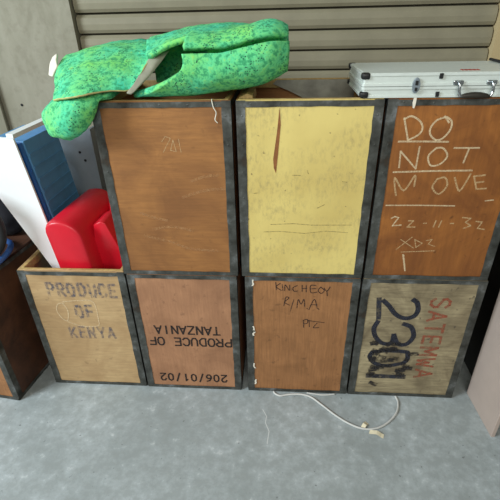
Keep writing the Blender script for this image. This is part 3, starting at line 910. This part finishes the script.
bm = bmesh.new()
secs = [(0.046, -.856, -.756, .786, .45, .048), (0.050, -.872, -.742, .800, .45, .060), (0.062, -.878, -.736, .806, .45, .064), (0.20, -.858, -.716, .815, .45, .064),
        (0.34, -.838, -.700, .822, .45, .064), (0.36, -.832, -.706, .815, .45, .058), (0.366, -.815, -.722, .795, .45, .045)]
rings = []
for s in secs:
    pts = can_section(*s)
    # the can leans: its lower part swings right towards the camera side
    rings.append([bm.verts.new(Vector((p[0] - .013 + (0.80 - p[2]) * .25, p[1], p[2] - .016 if p[2] > .46 else 0.012)) - co) for p in pts])
for a, b2 in zip(rings[:-1], rings[1:]):
    for j in range(len(a)):
        bm.faces.new((a[j], a[(j + 1) % len(a)], b2[(j + 1) % len(b2)], b2[j]))
bm.faces.new(rings[0]); bm.faces.new(rings[-1][::-1])
body = bm_obj('can_body', bm, M['red_plastic'], can, True)
bv = body.modifiers.new('edge', 'BEVEL'); bv.width = .006; bv.segments = 3; bv.limit_method = 'ANGLE'
# handle shoulder on the right: a lower ledge and a bar with a finger gap
bm = bmesh.new()
prism(bm, [(-0.735, 0.012), (-0.604, 0.012), (-0.608, 0.58), (-0.668, 0.752), (-0.684, 0.760), (-0.715, 0.745), (-0.735, 0.60)], 'y', 0.115, 0.225, .004, 3)
for v in bm.verts:
    v.co -= co
bm_obj('can_shoulder', bm, M['red_plastic'], can, True)
bm = bmesh.new()
prism(bm, [(-0.72, 0.012), (-0.606, 0.012), (-0.615, 0.60), (-0.645, 0.770), (-0.672, 0.788), (-0.700, 0.775), (-0.72, 0.60)], 'y', 0.255, 0.360, .008, 3)
for v in bm.verts:
    v.co -= co
bm_obj('can_handle', bm, M['red_plastic'], can, True)

# ------------------------------------------------------------------ steel post against the wall, left of the chest stack
post = empty('steel_post', (-0.885, 0.5, 0))
tag(post, 'grey painted steel post with bolt holes, behind the red can', 'post')
bm = bmesh.new(); prism(bm, [(-.12, 0.0), (.050, 0.0), (.055, -.012), (.062, -.012), (.062, .05), (.052, .05), (.050, .008), (-.112, .008), (-.112, .05), (-.12, .05)], 'z', 0.0, 1.02); bm_obj('channel', bm, M['steel_grey'], post)
for hx, hz in ((-.011, .915), (.006, .878), (.010, .60), (.010, .35)):
    bm = bmesh.new(); prism(bm, [(hx + .006 * math.cos(t), hz + .006 * math.sin(t)) for t in [2 * math.pi * i / 12 for i in range(12)]], 'y', -.0012, .0004); bm_obj('bolt_hole', bm, M['black_plastic'], post)
bm = bmesh.new(); prism(bm, [(-1.178 + .006 * math.cos(t), 1.099 + .006 * math.sin(t)) for t in [2 * math.pi * i / 12 for i in range(12)]], 'y', .6185, .6205)
o = structure('trim_2', bm, M['black_plastic'])

# ------------------------------------------------------------------ clutter on the dark chest at the left
def spin(bm, prof, seg, c, rx=0, rz=0, closed=True):
    """lathe a closed profile (r, h) about an axis, then turn it"""
    mat_ = Matrix.Translation(Vector(c)) @ Matrix.Rotation(rz, 4, 'Z') @ Matrix.Rotation(rx, 4, 'X')
    rings = [[bm.verts.new(mat_ @ Vector((r * math.cos(2 * math.pi * i / seg), r * math.sin(2 * math.pi * i / seg), h))) for r, h in prof] for i in range(seg)]
    k = len(prof)
    for i in range(seg):
        a, b2 = rings[i], rings[(i + 1) % seg]
        for j in range(k):
            bm.faces.new((a[j], b2[j], b2[(j + 1) % k], a[(j + 1) % k]))


wheel = empty('small_wheel', (-1.182, 0.02, 0.773))
wheel.rotation_euler = (math.radians(90), 0, math.radians(8))
tag(wheel, 'black rubber wheel with a red rim propped on the dark left chest', 'wheel')
bm = bmesh.new(); spin(bm, [(.150 + .015 * math.cos(t), .015 * math.sin(t)) for t in [2 * math.pi * i / 14 for i in range(14)]], 44, (0, 0, 0)); bm_obj('tyre', bm, M['rubber'], wheel, True)
bm = bmesh.new(); spin(bm, [(.139, -.013), (.139, .013), (.120, .016), (.112, .008), (.112, -.008), (.120, -.016)], 44, (0, 0, 0)); bm_obj('rim', bm, M['rim_red'], wheel, True)
for k in range(5):
    a = 2 * math.pi * k / 5
    bm = bmesh.new(); tube(bm, [(.022 * math.cos(a), .022 * math.sin(a), 0), (.116 * math.cos(a), .116 * math.sin(a), 0)], .007, 8); bm_obj('spoke', bm, M['rim_red'], wheel, True)
bm = bmesh.new(); spin(bm, [(.008, -.03), (.028, -.03), (.028, .03), (.008, .03)], 20, (0, 0, 0)); bm_obj('hub', bm, M['black_plastic'], wheel, True)
bag = empty('fabric_bag', (-1.27, 0.308, 0.607))
tag(bag, 'black fabric bag behind the wheel on the dark left chest', 'bag')
bm = bmesh.new()
bmesh.ops.create_uvsphere(bm, u_segments=32, v_segments=20, radius=1)
for v in bm.verts:
    p = v.co.copy()
    q = Vector([math.copysign(abs(c_) ** .62, c_) for c_ in p])
    k = 1 + .10 * mnoise.noise(p * 2.3) + .03 * mnoise.noise(p * 7)
    v.co = Vector((q.x * .185 * k, q.y * .072 * k, max(0, (q.z * k * .17 + .168) * 1.0)))
bm_obj('bag_body', bm, M['fabric_black'], bag, True)
bm = bmesh.new(); tube(bm, smooth_path([(-.08, -.06, .315), (-.07, -.09, .36), (0, -.10, .385), (.07, -.09, .36), (.08, -.06, .315)], 6), .010, 8); bm_obj('bag_handle', bm, M['fabric_black'], bag, True)
bm = bmesh.new()
tube(bm, smooth_path([(-1.40, 0.18, 0.6185), (-1.30, 0.205, 0.6185), (-1.21, 0.21, 0.619), (-1.145, 0.195, 0.622), (-1.095, 0.135, 0.632), (-1.070, 0.05, 0.636), (-1.085, -0.03, 0.630), (-1.16, -0.075, 0.6185), (-1.28, -0.065, 0.6185), (-1.40, -0.04, 0.6185)], 8), .0115, 12)
tag(bm_obj('hose', bm, M['hose_blue'], None, True), 'loop of blue hose lying on the dark left chest', 'hose')

# ------------------------------------------------------------------ right edge: pale board and dark bin
bm = bmesh.new()
prism(bm, [(-0.185, 0.0), (0.030, 0.0), (0.040, 0.545), (-0.185, 0.545)], 'x', 0.0, 0.016, .0015, 1)
o = bm_obj('board', bm, M['board'], None, False, (0.818, 0, 0))
o.rotation_euler = (0, 0, 0.05)
tag(o, 'pale pinkish board standing on edge at the right of the chests', 'board')
bin_ = empty('storage_bin', (1.06, 0.12, 0))
tag(bin_, 'tall black plastic bin at the right edge behind the pale board', 'bin')
bm = bmesh.new()
for (hx0, hy0, z_) in ((.195, .26, 0), ):
    lo = rrect(.185, -.26, .30, .05); hi = rrect(.20, -.28, .32, .05)
    k = len(lo)
    a = [bm.verts.new((p[0], p[1], 0)) for p in lo]; b2 = [bm.verts.new((p[0], p[1], .80)) for p in hi]
    bm.faces.new(a[::-1]); bm.faces.new(b2)
    for i in range(k):
        bm.faces.new((a[i], a[(i + 1) % k], b2[(i + 1) % k], b2[i]))
bm_obj('bin_body', bm, M['black_plastic'], bin_)
bm = bmesh.new(); prism(bm, rrect(.215, -.295, .335, .055), 'z', .80, .83, .006); bm_obj('bin_lid', bm, M['black_plastic'], bin_)

# ------------------------------------------------------------------ on the floor
bm = bmesh.new()
tube(bm, smooth_path([(-0.014, -0.0085, .0045), (-0.004, -0.022, .0045), (0.018, -0.030, .0045), (0.05, -0.022, .0045), (0.101, -0.018, .0045), (0.145, -0.030, .0045), (0.19, -0.070, .0045), (0.24, -0.118, .0045), (0.29, -0.155, .0045),
                      (0.340, -0.176, .0045), (0.390, -0.174, .0045), (0.434, -0.152, .0045), (0.475, -0.115, .0045), (0.500, -0.076, .0045), (0.510, -0.035, .0045), (0.506, -0.0085, .0045)], 6), .0042, 8)
tag(bm_obj('power_cable', bm, M['cable'], None, True), 'grey cable looping out over the concrete floor from under two chests', 'cable')
bm = bmesh.new()
tube(bm, smooth_path([(0.130, -0.0080, .0036), (0.16, -0.012, .0036), (0.19, -0.016, .0036), (0.22, -0.014, .0036), (0.25, -0.009, .0036)], 6), .0034, 8)
tag(bm_obj('flat_wire', bm, M['cable'], None, True), 'shorter pale wire lying along the foot of the handwritten chest', 'wire')
for (x, y, rz, lx, ly, lab) in ((0.352, -0.160, .9, .030, .016, 'cream paper tag on the cable loop, nearer the chests'), (0.392, -0.196, -.35, .042, .018, 'cream paper tag on the cable loop, farther from the chests')):
    bm = bmesh.new()
    nx = 6
    vs = []
    for i in range(nx + 1):
        u = i / nx
        zz = .0105 * math.exp(-((u - .5) / .3) ** 2) + .0006
        vs.append([bm.verts.new(((u - .5) * lx * 1.3, s * ly * .5, zz + .001 * s * u)) for s in (-1, 1)])
    for a, b2 in zip(vs[:-1], vs[1:]):
        bm.faces.new((a[0], b2[0], b2[1], a[1]))
    o = bm_obj('paper_tag', bm, M['tag'], None, False, (x, y, 0.0))
    sd = o.modifiers.new('thick', 'SOLIDIFY'); sd.thickness = .0006
    o.rotation_euler = (0, 0, rz)
    tag(o, lab, 'paper tag', 'paper tags by the cable')
# pale hairline crack in the concrete
bm = bmesh.new()
for a, b2 in (((-.058, -.10), (-.040, -.135)), ((-.040, -.135), (-.044, -.165)), ((-.044, -.165), (-.028, -.205)), ((-.028, -.205), (-.034, -.26))):
    d = Vector((b2[0] - a[0], b2[1] - a[1])).normalized() * .0018
    bm.faces.new([bm.verts.new(p) for p in ((a[0] - d.y, a[1] + d.x, .0004), (a[0] + d.y, a[1] - d.x, .0004), (b2[0] + d.y, b2[1] - d.x, .0004), (b2[0] - d.y, b2[1] + d.x, .0004))])
structure('trim_3', bm, M['crack'])
